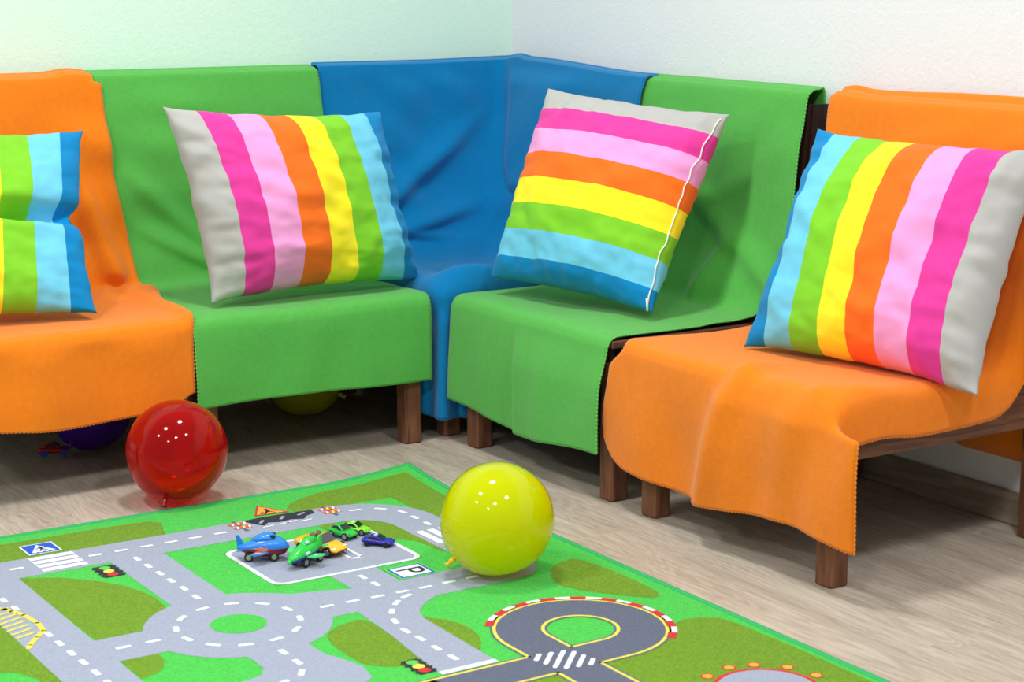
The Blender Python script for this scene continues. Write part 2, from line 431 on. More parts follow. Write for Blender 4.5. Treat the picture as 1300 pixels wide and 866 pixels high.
# --- blue, corner
def blue_blanket():
    nu, nv = 140, 280
    def path(P, n): return catmull([Vector((x, y, 0)) for x, y in P], n)
    o1 = YW - .030; o2 = XW - .022
    back = path([(2.198, o1), (2.5, o1), (2.74, o1), (2.80, o1 - .01), (o2, o1 - .06), (o2, 4.0), (o2, 3.655)], nu)
    topp = path([(2.198, 4.338), (2.5, 4.334), (2.72, 4.330), (2.775, 4.322), (2.788, 4.27), (2.794, 4.0), (2.796, 3.655)], nu)
    top2 = path([(2.198, 4.300), (2.5, 4.294), (2.70, 4.285), (2.738, 4.272), (2.748, 4.235), (2.755, 4.0), (2.762, 3.655)], nu)
    mid = path([(2.200, 4.272), (2.45, 4.262), (2.64, 4.245), (2.695, 4.222), (2.712, 4.165), (2.728, 4.0), (2.736, 3.665)], nu)
    low = path([(2.202, 4.232), (2.40, 4.215), (2.58, 4.19), (2.645, 4.155), (2.672, 4.09), (2.69, 3.95), (2.705, 3.675)], nu)
    jun = path([(2.203, 4.16), (2.36, 4.13), (2.50, 4.08), (2.565, 4.03), (2.595, 3.96), (2.62, 3.85), (2.66, 3.70)], nu)
    fro = path([(2.204, 4.08), (2.206, 3.90), (2.208, 3.78), (2.222, 3.735), (2.262, 3.722), (2.40, 3.720), (2.62, 3.716)], nu)
    nv = 17 * 16 + 1
    grid = [[None] * nu for _ in range(nv)]
    for i in range(nu):
        u = i / (nu - 1)
        zt = .884 + .007 * gauss(u, .52, .03) + .006 * sst(.25, .55, u) - .022 * sst(.55, 1, u)
        hz = .055 + .085 * sst(.45, .1, u) + .0 * u - .03 * gauss(u, .75, .08)
        F = fro[i]
        c = F - jun[i]
        P = [back[i] + Vector((0, 0, .5)), back[i] + Vector((0, 0, .72)), back[i].lerp(topp[i], .6) + Vector((0, 0, zt - .012)), topp[i] + Vector((0, 0, zt)), topp[i].lerp(top2[i], .75) + Vector((0, 0, zt - .004)),
             top2[i] + Vector((0, 0, zt - .028)), mid[i] + Vector((0, 0, .66)), low[i] + Vector((0, 0, .47)),
             low[i].lerp(jun[i], .45) + Vector((0, 0, .405)), jun[i] + Vector((0, 0, .374)), jun[i] + c * .3 + Vector((0, 0, .364)), jun[i] + c * .55 + Vector((0, 0, .365)),
             F - c * .26 + Vector((0, 0, .388)), F - c * .10 + Vector((0, 0, .390)), F + Vector((0, 0, .362)), F + c * .0 + Vector((0, 0, .30)), F + Vector((0, 0, lerp(.3, hz, .5))), F + Vector((0, 0, hz))]
        col = catseg(P, 16)
        for j in range(nv):
            p = col[j].copy()
            v = j / (nv - 1)
            isback = sst(.40, .46, p.z) * (1 if j >= 16 * 4 else 0)
            seat = (1 - sst(.40, .46, p.z)) * sst(.33, .355, p.z)
            hang = sst(.34, .28, p.z) * (1 if j > nv * .5 else 0)
            tt = sst(.38, .62, u); nrm = Vector((-tt, tt - 1, 0)).normalized()
            fold = .045 * nz(p.x * 5 + p.z * 3, p.z * 5, 3.1) ** 2 + .010 * nz(p.x * 9, p.z * 8 + p.y * 7, 1.7)
            # long sagging folds sweeping down to the left
            k = (p.x - 2.30) * .85
            fold += .030 * gauss(p.z - (.50 + k * .75), 0, .028) * sst(2.22, 2.34, p.x) * sst(.48, .26, u) * 1.0
            fold += .022 * gauss(p.z - (.44 + k * .25), 0, .020) * sst(.50, .30, u)
            fold += .020 * gauss(p.z - (.66 + k * .10), 0, .016) * sst(2.42, 2.3, p.x)
            fold += .020 * sst(.500, .510, u) * sst(.545, .56, p.z - .05 * sst(.54, .50, u)) * sst(.80, .6, u)
            fold += .018 * gauss(p.z - (.43 + .02 * sin(p.x * 9)), 0, .016) * sst(.5, .4, u)
            p += nrm * isback * fold * sst(.875, .82, p.z)
            # bunched ridges on the seat
            rd = .030 * gauss((p.x - 2.22) * .35 + (p.y - 3.78), .0, .035) * sst(2.2, 2.3, p.x) + .016 * gauss(p.y - 3.95 + (p.x - 2.2) * .25, 0, .03) * sst(2.42, 2.25, p.x)
            rd += .010 * max(0, nz(p.x * 11, p.y * 11, 5))
            p.z += seat * rd
            # hanging folds
            q = hang * (.010 * sin(u * 70) + .006 * nz(u * 30, p.z * 5))
            p += Vector((-.75, -.66, 0)) * (q + hang * .004)
            grid[j][i] = p
    return cloth('blanket', 'blue fleece blanket bunched over the corner bench between the two green ones', grid, F_BL, S_BL, BLG, None)
blue_blanket()

# ------------------------------------------------------------------ cushions
STR = [(180, 180, 178), (226, 62, 158), (242, 160, 218), (246, 112, 30), (252, 234, 40), (126, 202, 44), (112, 202, 236), (0, 132, 196)]
def stripe_mat(name):
    m = mat(name, (1, 1, 1, 1), rough=.9, spec=.2, sheen=.1, bump=(600, .15, .001))
    nt = m.node_tree; uv = nt.nodes.new('ShaderNodeUVMap'); uv.uv_map = 'UVMap'
    sp = nt.nodes.new('ShaderNodeSeparateXYZ'); nt.links.new(uv.outputs[0], sp.inputs[0])
    r = nt.nodes.new('ShaderNodeValToRGB'); r.color_ramp.interpolation = 'CONSTANT'
    e = r.color_ramp.elements
    pos = [0, .122, .250, .378, .506, .634, .764, .896]
    while len(e) < 8: e.new(.5)
    for k in range(8): e[k].position = pos[k]; e[k].color = rgb(*STR[k])
    nt.links.new(sp.outputs[0], r.inputs[0]); nt.links.new(r.outputs[0], nt.nodes['Principled BSDF'].inputs['Base Color'])
    return m
SM = stripe_mat('striped_cotton')
ZIP = mat('white_zip_tape', rgb(236, 236, 232), rough=.7)
def pillow(label, TL, TR, BR, BL, ufun, thick=.085, seed=0, crease=0, zip_edge=None, conc=.075, warp=None):
    TL, TR, BR, BL = map(Vector, (TL, TR, BR, BL))
    n = 90
    nrm = (TR - TL + BR - BL).cross(TL - BL + TR - BR).normalized()          # towards the viewer
    if nrm.y > 0: nrm = -nrm
    def pt(s, t, side):
        # s,t in [-1,1]; t=+1 top
        ds, dt = 1 - abs(s), 1 - abs(t)
        k1 = 1 - conc * (1 - t * t) ** .8 * abs(s) ** 2 - (crease * .10 * gauss(t, .02, .10) * abs(s) if crease else 0)
        k2 = 1 - conc * (1 - s * s) ** .8 * abs(t) ** 2
        wob = .012 * nz(t * 5 + seed, seed * 3.1, s) ; wob2 = .012 * nz(s * 5 + seed, 7 + seed, t)
        S = s * k1 + (wob * abs(s) ** 4); T = t * k2 + wob2 * abs(t) ** 4
        a, b = (S + 1) / 2, (T + 1) / 2
        p = BL.lerp(BR, a).lerp(TL.lerp(TR, a), b)
        prof = ((1 - s ** 2) * (1 - t ** 2))
        h = thick * prof ** .48
        # puckers running in from the seams
        e = exp(-ds / .20) * nz(t * 8 + seed * 5, 3 + seed, s * 1.2) + exp(-dt / .20) * nz(s * 8 + seed * 2, 9 + seed, t * 1.2)
        h += prof ** .35 * (.027 * e + .018 * nz(s * 1.9 + seed, t * 1.9, seed) + .010 * nz(s * 4.5 + t * 2, t * 5 + seed, 2) + 0.004 * nz(s * 9 + t * 5 + seed, t * 10 - s * 3, 4) * (1.4 - prof))
        if crease: h -= crease * thick * gauss(t + .03 * sin(3 * s), .02, .075) * prof ** .2 * (1 if side > 0 else .4)
        if warp: h += warp(s, t) if side > 0 else 0
        h = max(h, 0)
        return p + nrm * h * (1.0 if side > 0 else -.8)
    bm = bmesh.new(); uvl = bm.loops.layers.uv.new('UVMap')
    def par(i):
        x = -1 + 2 * i / n
        return sin(x * pi / 2) * .45 + x * .55
    F = [[None] * (n + 1) for _ in range(n + 1)]; B = [[None] * (n + 1) for _ in range(n + 1)]
    for j in range(n + 1):
        for i in range(n + 1):
            s, t = par(i), par(j)
            F[j][i] = bm.verts.new(pt(s, t, 1))
            B[j][i] = F[j][i] if i in (0, n) or j in (0, n) else bm.verts.new(pt(s, t, -1))
    for j in range(n):
        for i in range(n):
            for G in (F, B):
                q = ((j, i), (j, i + 1), (j + 1, i + 1), (j + 1, i))
                if G is B: q = tuple(reversed(q))
                try: f = bm.faces.new([G[a][b] for a, b in q])
                except ValueError: continue
                for l, (a, b) in zip(f.loops, q):
                    l[uvl].uv = (ufun((par(b) + 1) / 2, (par(a) + 1) / 2), .5)
    low = min((v.co for v in bm.verts), key=lambda c: c.z)
    o = link('cushion', bm, SM, loc=((BL.x + BR.x) / 2, (BL.y + BR.y) / 2, low.z))
    tag(o, label, 'cushion', 'rainbow striped cushions')
    if zip_edge:
        bm = bmesh.new(); P = [pt(.965 , t, 1) + nrm * .002 for t in [-.93 + 1.86 * k / 60 for k in range(61)]]
        tube(bm, P, .0019, n=6); z = child('zip', bm, ZIP, o); z['label'] = 'white zip along the side seam'
        bm = bmesh.new(); p = pt(.955, -.90, 1) + nrm * .004
        tube(bm, [p, p + Vector((-.003, -.006, -.012)), p + Vector((-.004, -.008, -.026))], .0026, n=6); child('zip_pull', bm, ZIP, z if False else o)
    return o
pillow('upright striped cushion, grey edge left, leaning on the green blanket by the mint wall',
       (1.598, 3.90, .822), (2.185, 3.955, .786), (2.235, 3.85, .378), (1.664, 3.815, .378), lambda a, b: a, seed=1.3, thick=.105)
pillow('tilted striped cushion, stripes lying crosswise with grey on top, on the right green blanket',
       (2.500, 3.690, .845), (2.665, 3.205, .805), (2.414, 3.154, .383), (2.305, 3.640, .405), lambda a, b: 1 - b, seed=2.9, thick=.100, zip_edge=True, conc=.05)
pillow('striped cushion at right, blue edge left and grey edge right, on the orange blanket',
       (2.60, 2.845, .800), (2.715, 2.335, .79), (2.50, 2.287, .352), (2.385, 2.81, .370), lambda a, b: 1 - a, seed=4.4, thick=.105)
pillow('striped cushion pinched across the middle, cut off by the left frame edge',
       (.925, 4.165, .772), (1.488, 4.11, .760), (1.405, 3.845, .378), (.84, 3.93, .378), lambda a, b: a, seed=6.1, thick=.085, crease=.95)

# ------------------------------------------------------------------ play rug
def rugz(x, y):
    return .017 * max(0, 1 - sqrt((x - 2.0) ** 2 + (y - 3.51) ** 2) / .24) ** 1.8
RX0, RX1, RY0, RY1 = .42, 2.0, 1.70, 3.512
def fibre(name, c, v=.16): return mat(name, rgb(*c), rough=1, spec=.05, sheen=.15, bump=(300, .9, .004), var=(260, v * 1.25))
RM = {'green': fibre('rug_grass_green', (68, 194, 72)), 'olive': fibre('rug_olive_green', (106, 148, 12), .22), 'road': fibre('rug_road_grey', (158, 166, 188), .08),
      'white': fibre('rug_white', (232, 238, 246), .05), 'slate': fibre('rug_track_slate', (92, 100, 122), .16), 'yellow': fibre('rug_yellow', (232, 220, 80), .08),
      'red': fibre('rug_red', (205, 40, 44), .1), 'black': fibre('rug_black', (30, 34, 48), .15), 'blue': fibre('rug_blue', (24, 84, 205), .08), 'orange': fibre('rug_orange', (250, 170, 60), .1),
      'dorange': fibre('rug_deep_orange', (238, 90, 38), .1), 'light': fibre('rug_light_green', (90, 200, 90), .1)}
RK = list(RM)
def build_rug():
    bm = bmesh.new()
    nroad = [0]
    def poly(P, m, lay):
        """flat patch of pile colour; lay = printing order"""
        P = [(min(max(x, RX0), RX1 - .008), min(max(y, RY0), RY1 - .008)) for x, y in P]
        if m == 'road': nroad[0] += 1
        lift = .0062 + lay * .00010 + (.0003 if lay > 2 else 0) + (nroad[0] * .000012 if m == 'road' else 0)
        b = bmesh.new()
        vs = [b.verts.new((x, y, 0)) for x, y in P]
        try: b.faces.new(vs)
        except ValueError: b.free(); return
        bmesh.ops.triangulate(b, faces=b.faces[:])
        if max(x for x, y in P) > 1.74 and max(y for x, y in P) > 3.25:
            for k in range(16):
                for co, no in (((1.74 + k * .017, 0, 0), (1, 0, 0)), ((0, 3.25 + k * .017, 0), (0, 1, 0))):
                    bmesh.ops.bisect_plane(b, geom=b.verts[:] + b.edges[:] + b.faces[:], plane_co=co, plane_no=no)
        mp = {}
        for f in b.faces:
            if f.calc_area() < 1e-9: continue
            q = []
            for v in f.verts:
                if v not in mp: mp[v] = bm.verts.new((v.co.x, v.co.y, lift + rugz(v.co.x, v.co.y)))
                q.append(mp[v])
            f2 = bm.faces.new(q); f2.material_index = RK.index(m)
            f2.normal_update()
            if f2.normal.z < 0: f2.normal_flip()
        b.free()
    def rect(x0, x1, y0, y1, m, lay): poly([(x0, y0), (x1, y0), (x1, y1), (x0, y1)], m, lay)
    def smooth(P, k=6):
        out = []; N = len(P)
        for i in range(N):
            p0, p1, p2, p3 = [Vector(P[(i + a) % N]) for a in (-1, 0, 1, 2)]
            for q in range(k):
                t = q / k
                v = .5 * ((2 * p1) + (p2 - p0) * t + (2 * p0 - 5 * p1 + 4 * p2 - p3) * t * t + (3 * p1 - p0 - 3 * p2 + p3) * t ** 3)
                out.append((v.x, v.y))
        return out
    def arc(cx, cy, r, a0, a1, n=32): return [(cx + r * cos(radians(a0 + (a1 - a0) * k / n)), cy + r * sin(radians(a0 + (a1 - a0) * k / n))) for k in range(n + 1)]
    def disc(cx, cy, r, m, lay, n=40): poly(arc(cx, cy, r, 0, 360 * (1 - 1 / n), n - 1), m, lay)
    def ring(cx, cy, r0, r1, a0, a1, m, lay, n=40):
        A, B = arc(cx, cy, r1, a0, a1, n), arc(cx, cy, r0, a0, a1, n)
        for k in range(n): poly([A[k], A[k + 1], B[k + 1], B[k]], m, lay)
    def bar(x, y, ang, l, w, m, lay):
        c, s = cos(ang), sin(ang)
        P = []
        for a, b in ((-1, -.6), (-.86, -1), (.86, -1), (1, -.6), (1, .6), (.86, 1), (-.86, 1), (-1, .6)):
            P.append((x + c * a * l / 2 - s * b * w / 2, y + s * a * l / 2 + c * b * w / 2))
        poly(P, m, lay)
    # body of the rug
    n = 40
    xs = [lerp(RX0, 1.74, k / 6) for k in range(6)] + [lerp(1.74, RX1, k / 16) for k in range(17)]
    ys = [lerp(RY0, 3.25, k / 6) for k in range(6)] + [lerp(3.25, RY1, k / 16) for k in range(17)]
    T = [[bm.verts.new((x, y, .006 + rugz(x, y))) for x in xs] for y in ys]
    Bt = [[bm.verts.new((x, y, .0004 + rugz(x, y) * .97)) for x in xs] for y in ys]
    for j in range(len(ys) - 1):
        for i in range(len(xs) - 1):
            bm.faces.new((T[j][i], T[j][i + 1], T[j + 1][i + 1], T[j + 1][i])); bm.faces.new((Bt[j][i], Bt[j + 1][i], Bt[j + 1][i + 1], Bt[j][i + 1]))
    # --- olive meadow patches
    oliv = {
     'a': [(.60, 3.352), (.60, 3.462), (1.046, 3.466), (1.191, 3.466), (1.306, 3.464), (1.352, 3.458), (1.372, 3.435), (1.360, 3.40), (1.346, 3.348)],
     'b': [(1.640, 3.345), (1.632, 3.385), (1.652, 3.415), (1.69, 3.44), (1.75, 3.462), (1.97, 3.47), (1.965, 3.30), (1.955, 3.10), (1.935, 2.975), (1.90, 2.93), (1.86, 2.93), (1.86, 3.345)],
     'c': [(1.631, 3.235), (1.78, 3.26), (1.79, 2.95), (1.756, 2.956), (1.750, 3.036), (1.717, 3.086), (1.66, 3.15), (1.631, 3.193)]}
    for k in oliv: poly(oliv[k], 'olive', 1)
    sm = {
     'r1': [(1.858, 2.73), (1.895, 2.766), (1.928, 2.779), (1.953, 2.765), (1.966, 2.66), (1.962, 2.54), (1.944, 2.511), (1.921, 2.526), (1.871, 2.587), (1.834, 2.661)],
     'mid': [(1.338, 2.60), (1.350, 2.655), (1.373, 2.681), (1.414, 2.697), (1.444, 2.687), (1.45, 2.55), (1.438, 2.42), (1.421, 2.427), (1.4, 2.457), (1.365, 2.479), (1.341, 2.514)],
     'r6': [(1.515, 2.67), (1.545, 2.64), (1.568, 2.605), (1.575, 2.56), (1.566, 2.515), (1.545, 2.475), (1.51, 2.45)]}
    for k in sm: poly(smooth(sm[k], 4), 'olive', 1)
    poly([(1.007, 3.244), (1.04, 3.229), (1.074, 3.209), (1.126, 3.151), (1.158, 3.10), (1.175, 3.045), (1.182, 2.996), (1.178, 2.945), (1.098, 2.846), (1.013, 2.846)], 'olive', 1)
    poly([(1.012, 2.737), (1.078, 2.737), (1.076, 2.705), (1.062, 2.672), (1.04, 2.652), (1.012, 2.644)], 'olive', 1)
    poly([(1.879, 2.381), (1.897, 2.391), (1.916, 2.392), (1.945, 2.383), (1.968, 2.365), (1.976, 2.327), (1.982, 2.176), (1.982, 1.75), (1.67, 1.75), (1.669, 2.193), (1.676, 2.308), (1.733, 2.306), (1.79, 2.318), (1.85, 2.36)], 'olive', 1)
    poly([(.42, 3.22), (.91, 3.22), (.91, 2.70), (.875, 2.69), (.872, 2.735), (.853, 2.78), (.80, 2.815), (.42, 2.83)], 'olive', 1)
    poly([(1.30, 1.75), (1.60, 1.75), (1.60, 2.33), (1.30, 2.33)], 'olive', 1)
    # --- roads
    R = 'road'
    rect(RX0, 1.64, 3.242, 3.354, R, 2)                                     # along the rear edge, bending round to the front
    A = [(1.60, 3.354)] + arc(1.70, 3.184, .170, 90, 0, 24) + [(1.870, 2.84)] + arc(1.79, 2.815, .080, 0, -90, 12) + [(1.70, 2.735), (1.70, 2.850), (1.72, 2.85)] + arc(1.735, 2.88, .03, -90, 0, 6) + [(1.765, 3.15)] + arc(1.68, 3.155, .085, 0, 90, 16) + [(1.60, 3.242)]
    poly(A, R, 2)
    rect(.902, 1.010, 1.70, 3.243, R, 2)                                    # towards the front, left
    rect(1.189, 1.296, 2.93, 3.243, R, 2)                                   # down to the roundabout
    disc(1.250, 2.794, .163, R, 2)
    rect(1.006, 1.12, 2.736, 2.850, R, 2)
    rect(1.38, 1.71, 2.736, 2.850, R, 2)
    poly([(1.37, 2.85), (1.505, 2.85), (1.46, 2.87), (1.40, 2.885), (1.355, 2.92)], 'road', 2)
    rect(1.503, 1.600, 2.84, 2.945, R, 2)                                   # entry of the car park
    rect(1.196, 1.308, 2.52, 2.66, R, 2)
    poly([(1.196, 2.58), (1.308, 2.585), (1.322, 2.55), (1.335, 2.50), (1.325, 2.45), (1.30, 2.43), (.95, 2.43), (.95, 2.54), (1.15, 2.545), (1.18, 2.555)], R, 2)
    poly([(1.452, 2.74), (1.62, 2.74), (1.575, 2.712), (1.545, 2.68), (1.534, 2.645), (1.530, 2.398), (1.424, 2.398), (1.432, 2.50), (1.444, 2.60)], R, 2)
    rect(1.394, 1.706, 2.942, 3.180, R, 2)                                  # car park
    # --- roundabout island, car-park border
    disc(1.250, 2.794, .049, 'green', 3)
    X0, X1, Y0, Y1, q, w = 1.396, 1.704, 2.944, 3.178, .024, .0048
    for (x0, x1, y0, y1) in ((X0 - w, X0 + w, Y0 + q, Y1 - q), (X1 - w, X1 + w, Y0 + q, Y1 - q), (X0 + q, X1 - q, Y0 - w, Y0 + w), (X0 + q, X1 - q, Y1 - w, Y1 + w)): rect(x0, x1, y0, y1, 'white', 4)
    for (ax, ay, a0, kx, ky) in ((X0 + q, Y0 + q, 180, X0 - .002, Y0 - .002), (X1 - q, Y0 + q, 270, X1 + .002, Y0 - .002), (X1 - q, Y1 - q, 0, X1 + .002, Y1 + .002), (X0 + q, Y1 - q, 90, X0 - .002, Y1 + .002)):
        poly([(kx, ky)] + list(reversed(arc(ax, ay, q + .002, a0, a0 + 90, 8))), 'green' if (kx, ky) != (X1 + .002, Y1 + .002) else 'olive', 3.2)
        ring(ax, ay, q - w, q + w, a0, a0 + 90, 'white', 4, 8)
    for (x0, x1, y0, y1) in ((1.605, 1.612, 3.01, 3.10), (1.583, 1.589, 3.01, 3.10), (1.583, 1.612, 3.007, 3.014)): rect(x0, x1, y0, y1, 'white', 4)
    # --- zebra crossings
    for k in range(4): y = 3.254 + k * .0255; rect(1.062, 1.150, y, y + .0185, 'white', 4)
    for k in range(4): x = 1.777 + k * .0255; rect(x, x + .0165, 3.0, 3.095, 'white', 4)
    rect(1.424, 1.531, 2.397, 2.411, 'white', 4)                            # stop line
    # --- lane dashes
    H = 0.0; V = pi / 2
    D = [(1.025, 3.3, H), (1.18, 3.3, H), (1.233, 3.3, H), (1.285, 3.3, H), (1.337, 3.3, H), (1.388, 3.3, H), (1.443, 3.3, H), (1.748, 3.298, -.15), (1.798, 3.278, -.75), (1.825, 3.232, -1.4), (1.827, 3.184, V), (1.827, 3.131, V),
         (.947, 3.135, V), (.951, 3.082, V), (.956, 2.921, V), (.957, 2.869, V), (.958, 2.814, V), (.960, 2.763, V), (.961, 2.709, V), (.962, 2.655, V), (.962, 2.60, V),
         (1.239, 3.233, V), (1.240, 3.180, V), (1.242, 3.126, V), (1.243, 3.075, V), (1.245, 3.020, V), (1.245, 2.964, V),
         (1.040, 2.793, H), (1.093, 2.793, H), (1.254, 2.627, V), (1.254, 2.574, V), (1.238, 2.528, 1.0), (1.193, 2.506, .3), (1.14, 2.495, H), (1.08, 2.49, H),
         (1.420, 2.791, H), (1.471, 2.790, H), (1.521, 2.788, H), (1.572, 2.787, H), (1.620, 2.786, H), (1.671, 2.787, H), (1.722, 2.788, H), (1.551, 2.9, V), (1.552, 2.852, V), (1.566, 2.762, .35), (1.533, 2.740, .75), (1.503, 2.704, 1.0), (1.483, 2.657, 1.35),
         (1.475, 2.605, V), (1.477, 2.559, V), (1.477, 2.505, V), (1.478, 2.453, V), (.90 - .1, 3.3, H), (.74, 3.3, H)]
    for x, y, a in D: bar(x, y, a, .027, .0105, 'white', 5)
    for k in range(12):
        a = radians(12 + 30 * k); bar(1.250 + .107 * cos(a), 2.794 + .107 * sin(a), a + pi / 2, .027, .0105, 'white', 5)
    # --- pedestrian sign
    rect(1.071, 1.138, 3.365, 3.432, 'white', 6); rect(1.0745, 1.1345, 3.3685, 3.4285, 'blue', 7)
    poly([(1.081, 3.378), (1.128, 3.378), (1.1045, 3.424)], 'white', 8)
    for k in range(4): rect(1.083 + k * .012, 1.090 + k * .012, 3.373, 3.3775, 'white', 8)
    disc(1.1055, 3.4095, .0036, 'black', 9, 10)                              # walking figure
    poly([(1.1015, 3.405), (1.1085, 3.405), (1.109, 3.394), (1.103, 3.394)], 'black', 9)
    bar(1.1000, 3.400, .6, .013, .003, 'black', 9); bar(1.1125, 3.400, -.6, .012, .003, 'black', 9)
    bar(1.1025, 3.388, 1.1, .016, .0035, 'black', 9); bar(1.1105, 3.388, -1.1, .016, .0035, 'black', 9)
    # --- parking sign with the letter P (reads from the left-hand side of the rug)
    rect(1.603, 1.684, 2.846, 2.920, 'light', 6); rect(1.609, 1.680, 2.852, 2.914, 'blue', 7); rect(1.6135, 1.6755, 2.856, 2.910, 'white', 8)
    rect(1.619, 1.672, 2.890, 2.897, 'black', 9)
    P = [(1.668, 2.893)] + arc(1.655, 2.882, .013, 0, -90, 4)
    ring(1.6565, 2.881, .0080, .0155, -180, 0, 'black', 9.2, 16)
    rect(1.6410, 1.6485, 2.880, 2.892, 'black', 9.4); rect(1.6645, 1.6720, 2.880, 2.892, 'black', 9.6)
    # --- traffic lights
    for (x0, x1, y0, y1) in ((1.148, 1.184, 3.158, 3.224), (1.396, 1.423, 2.418, 2.480)):
        rect(x0 - .002, x1 + .002, y0 - .002, y1 + .002, 'black', 6)
        cx = (x0 + x1) / 2; h = (y1 - y0)
        for q, c in ((.82, 'light'), (.5, 'yellow'), (.18, 'red')): disc(cx, y0 + h * q, .0105, c, 7, 18)
        for q in (.12, .34, .66, .88): rect(x0 - .006, x0 - .002, y0 + h * q - .003, y0 + h * q + .003, 'black', 6); rect(x1 + .002, x1 + .006, y0 + h * q - .003, y0 + h * q + .003, 'black', 6)
    # --- roadworks: torn asphalt, striped barriers, warning triangle
    poly([(1.515, 3.352), (1.56, 3.356), (1.60, 3.355), (1.64, 3.352), (1.672, 3.350), (1.668, 3.326), (1.645, 3.318), (1.630, 3.300), (1.606, 3.311), (1.578, 3.306), (1.556, 3.316), (1.540, 3.300), (1.528, 3.318)], 'black', 6)
    for x, y, a in ((1.546, 3.326, .9), (1.594, 3.330, .9), (1.640, 3.334, .5)): bar(x, y, a, .024, .007, 'road', 7)
    for x, y in ((1.545, 3.290), (1.58, 3.292), (1.63, 3.288), (1.60, 3.295)): bar(x, y, .1, .026, .006, 'white', 6)
    for cx in (1.496, 1.700):
        rect(cx - .004, cx + .004, 3.285, 3.358, 'slate', 6)
        for k in range(2):
            y = 3.312 + .026 * k
            rect(cx - .018, cx + .020, y - .008, y + .008, 'dorange', 7)
            for q in range(3): poly([(cx - .014 + q * .013, y - .008), (cx - .009 + q * .013, y - .008), (cx - .004 + q * .013, y + .008), (cx - .009 + q * .013, y + .008)], 'white' if q != 1 else 'yellow', 8)
    def tri(s, m, lay):
        cx, cy = 1.588, 3.393
        V3 = [(1.552, 3.372), (1.588, 3.440), (1.628, 3.362)]
        poly(smooth([(cx + (x - cx) * s, cy + (y - cy) * s) for p, q in zip(V3, V3[1:] + V3[:1]) for x, y in ((lerp(p[0], q[0], .07), lerp(p[1], q[1], .07)), (lerp(p[0], q[0], .93), lerp(p[1], q[1], .93)))], 3), m, lay)
    tri(1.0, 'red', 6); tri(.80, 'orange', 7)
    disc(1.592, 3.404, .0045, 'black', 8, 10); bar(1.590, 3.392, 1.2, .020, .007, 'black', 8); bar(1.582, 3.381, .9, .018, .0045, 'black', 8); bar(1.596, 3.380, -1.0, .018, .0045, 'black', 8); bar(1.604, 3.388, -.6, .024, .003, 'black', 8); bar(1.574, 3.382, .3, .012, .009, 'black', 8)
    # --- yellow railing over the left road
    fy = [(.905, 3.12), (.935, 3.085), (.952, 3.04), (.959, 2.988), (.955, 2.944), (.935, 2.919), (.913, 2.889), (.905, 2.872)]
    for a, b in zip(fy, fy[1:]):
        L = sqrt((b[0] - a[0]) ** 2 + (b[1] - a[1]) ** 2); bar((a[0] + b[0]) / 2, (a[1] + b[1]) / 2, atan2(b[1] - a[1], b[0] - a[0]), L * 1.12, .010, 'yellow', 6)
    for k in range(8): bar(.922, 3.085 - k * .021, .35, .050 - .002 * abs(k - 3), .0065, 'yellow', 6)
    disc(.86, 2.955, .016, 'red', 6, 14)
    # --- racing loop: two crossing straights joined by three quarters of a ring
    cx, cy, ro, ri = 1.733, 2.452, .146, .068
    ring(cx, cy, .150, .166, -50, 143, 'white', 3, 48)
    for k in range(10): ring(cx, cy, .150, .166, -50 + k * 20.32, -50 + k * 20.32 + 10.16, 'red', 4.5, 6)
    for w, m, lay in ((.0, 'slate', 5), (.006, 'yellow', 4), (.010, 'slate', 3)):
        ring(cx, cy, ri - w, ro + w, -90, 180, m, lay, 60)
        rect(1.35, cx, cy - ro - w, cy - ri + w, m, lay)
        rect(cx - ro - w, cx - ri + w, 1.75, cy, m, lay)
    # crossing area kept free of kerb lines
    rect(cx - ro + .0, cx - ri, cy - ro, cy - ri, 'slate', 6)
    poly([(1.424, cy - ro), (1.40, cy - ri), (1.33, cy - ri), (1.33, cy - ro)], 'slate', 5)
    for k in range(6):
        t = (k - 2.5) / 2.5; l = .082 * (1 - .75 * abs(t)) + .012
        bar(cx - ro + .039 + t * .032, cy - ro + .039 - t * .032, radians(45), l, .0085, 'white', 7)
    # --- round pad with lamps in front
    disc(1.822, 2.068, .087, 'red', 3); disc(1.822, 2.068, .079, 'road', 4)
    poly([(1.822, 2.128), (1.836, 2.126), (1.886, 2.072), (1.876, 2.064), (1.862, 2.076), (1.812, 2.128)], 'white', 5)
    poly([(1.758, 2.064), (1.768, 2.072), (1.832, 2.008), (1.822, 2.000)], 'white', 5); bar(1.822, 2.068, radians(45), .07, .018, 'white', 5)
    for k in range(12):
        a = radians(86 + 30.5 * k); px, py = 1.822 + .103 * cos(a), 2.068 + .103 * sin(a)
        disc(px, py, .0115, 'red', 3, 12); disc(px, py, .0085, 'orange', 4, 12)
    o = link('play_rug', bm, [RM[k] for k in RK], smooth=False)
    tag(o, 'green play rug printed with grey streets, lying on the floor in front of the benches', 'rug')
    # sewn border
    bm = bmesh.new()
    P = [(RX0 + .02, RY1), (1.2, RY1), (1.7, RY1)] + [(lerp(1.72, RX1, k / 14), RY1) for k in range(15)]
    P += [(RX1, lerp(RY1, 3.24, k / 14)) for k in range(1, 15)] + [(RX1, 3.0), (RX1, 2.5), (RX1, RY0), (1.2, RY0), (RX0, RY0), (RX0, 2.6), (RX0, RY1)]
    prof = [(-.008, .0003), (.003, .0003), (.0045, .004), (.003, .0082), (-.008, .0088)]
    secs = []
    for i, (x, y) in enumerate(P):
        a = Vector(P[i - 1]) if i else Vector(P[-1]); b = Vector(P[(i + 1) % len(P)])
        ox = 1 if x >= RX1 - 1e-6 else (-1 if x <= RX0 + 1e-6 else 0); oy = 1 if y >= RY1 - 1e-6 else (-1 if y <= RY0 + 1e-6 else 0)
        secs.append([Vector((x + ox * q, y + oy * q, zz + rugz(x, y))) for q, zz in prof])
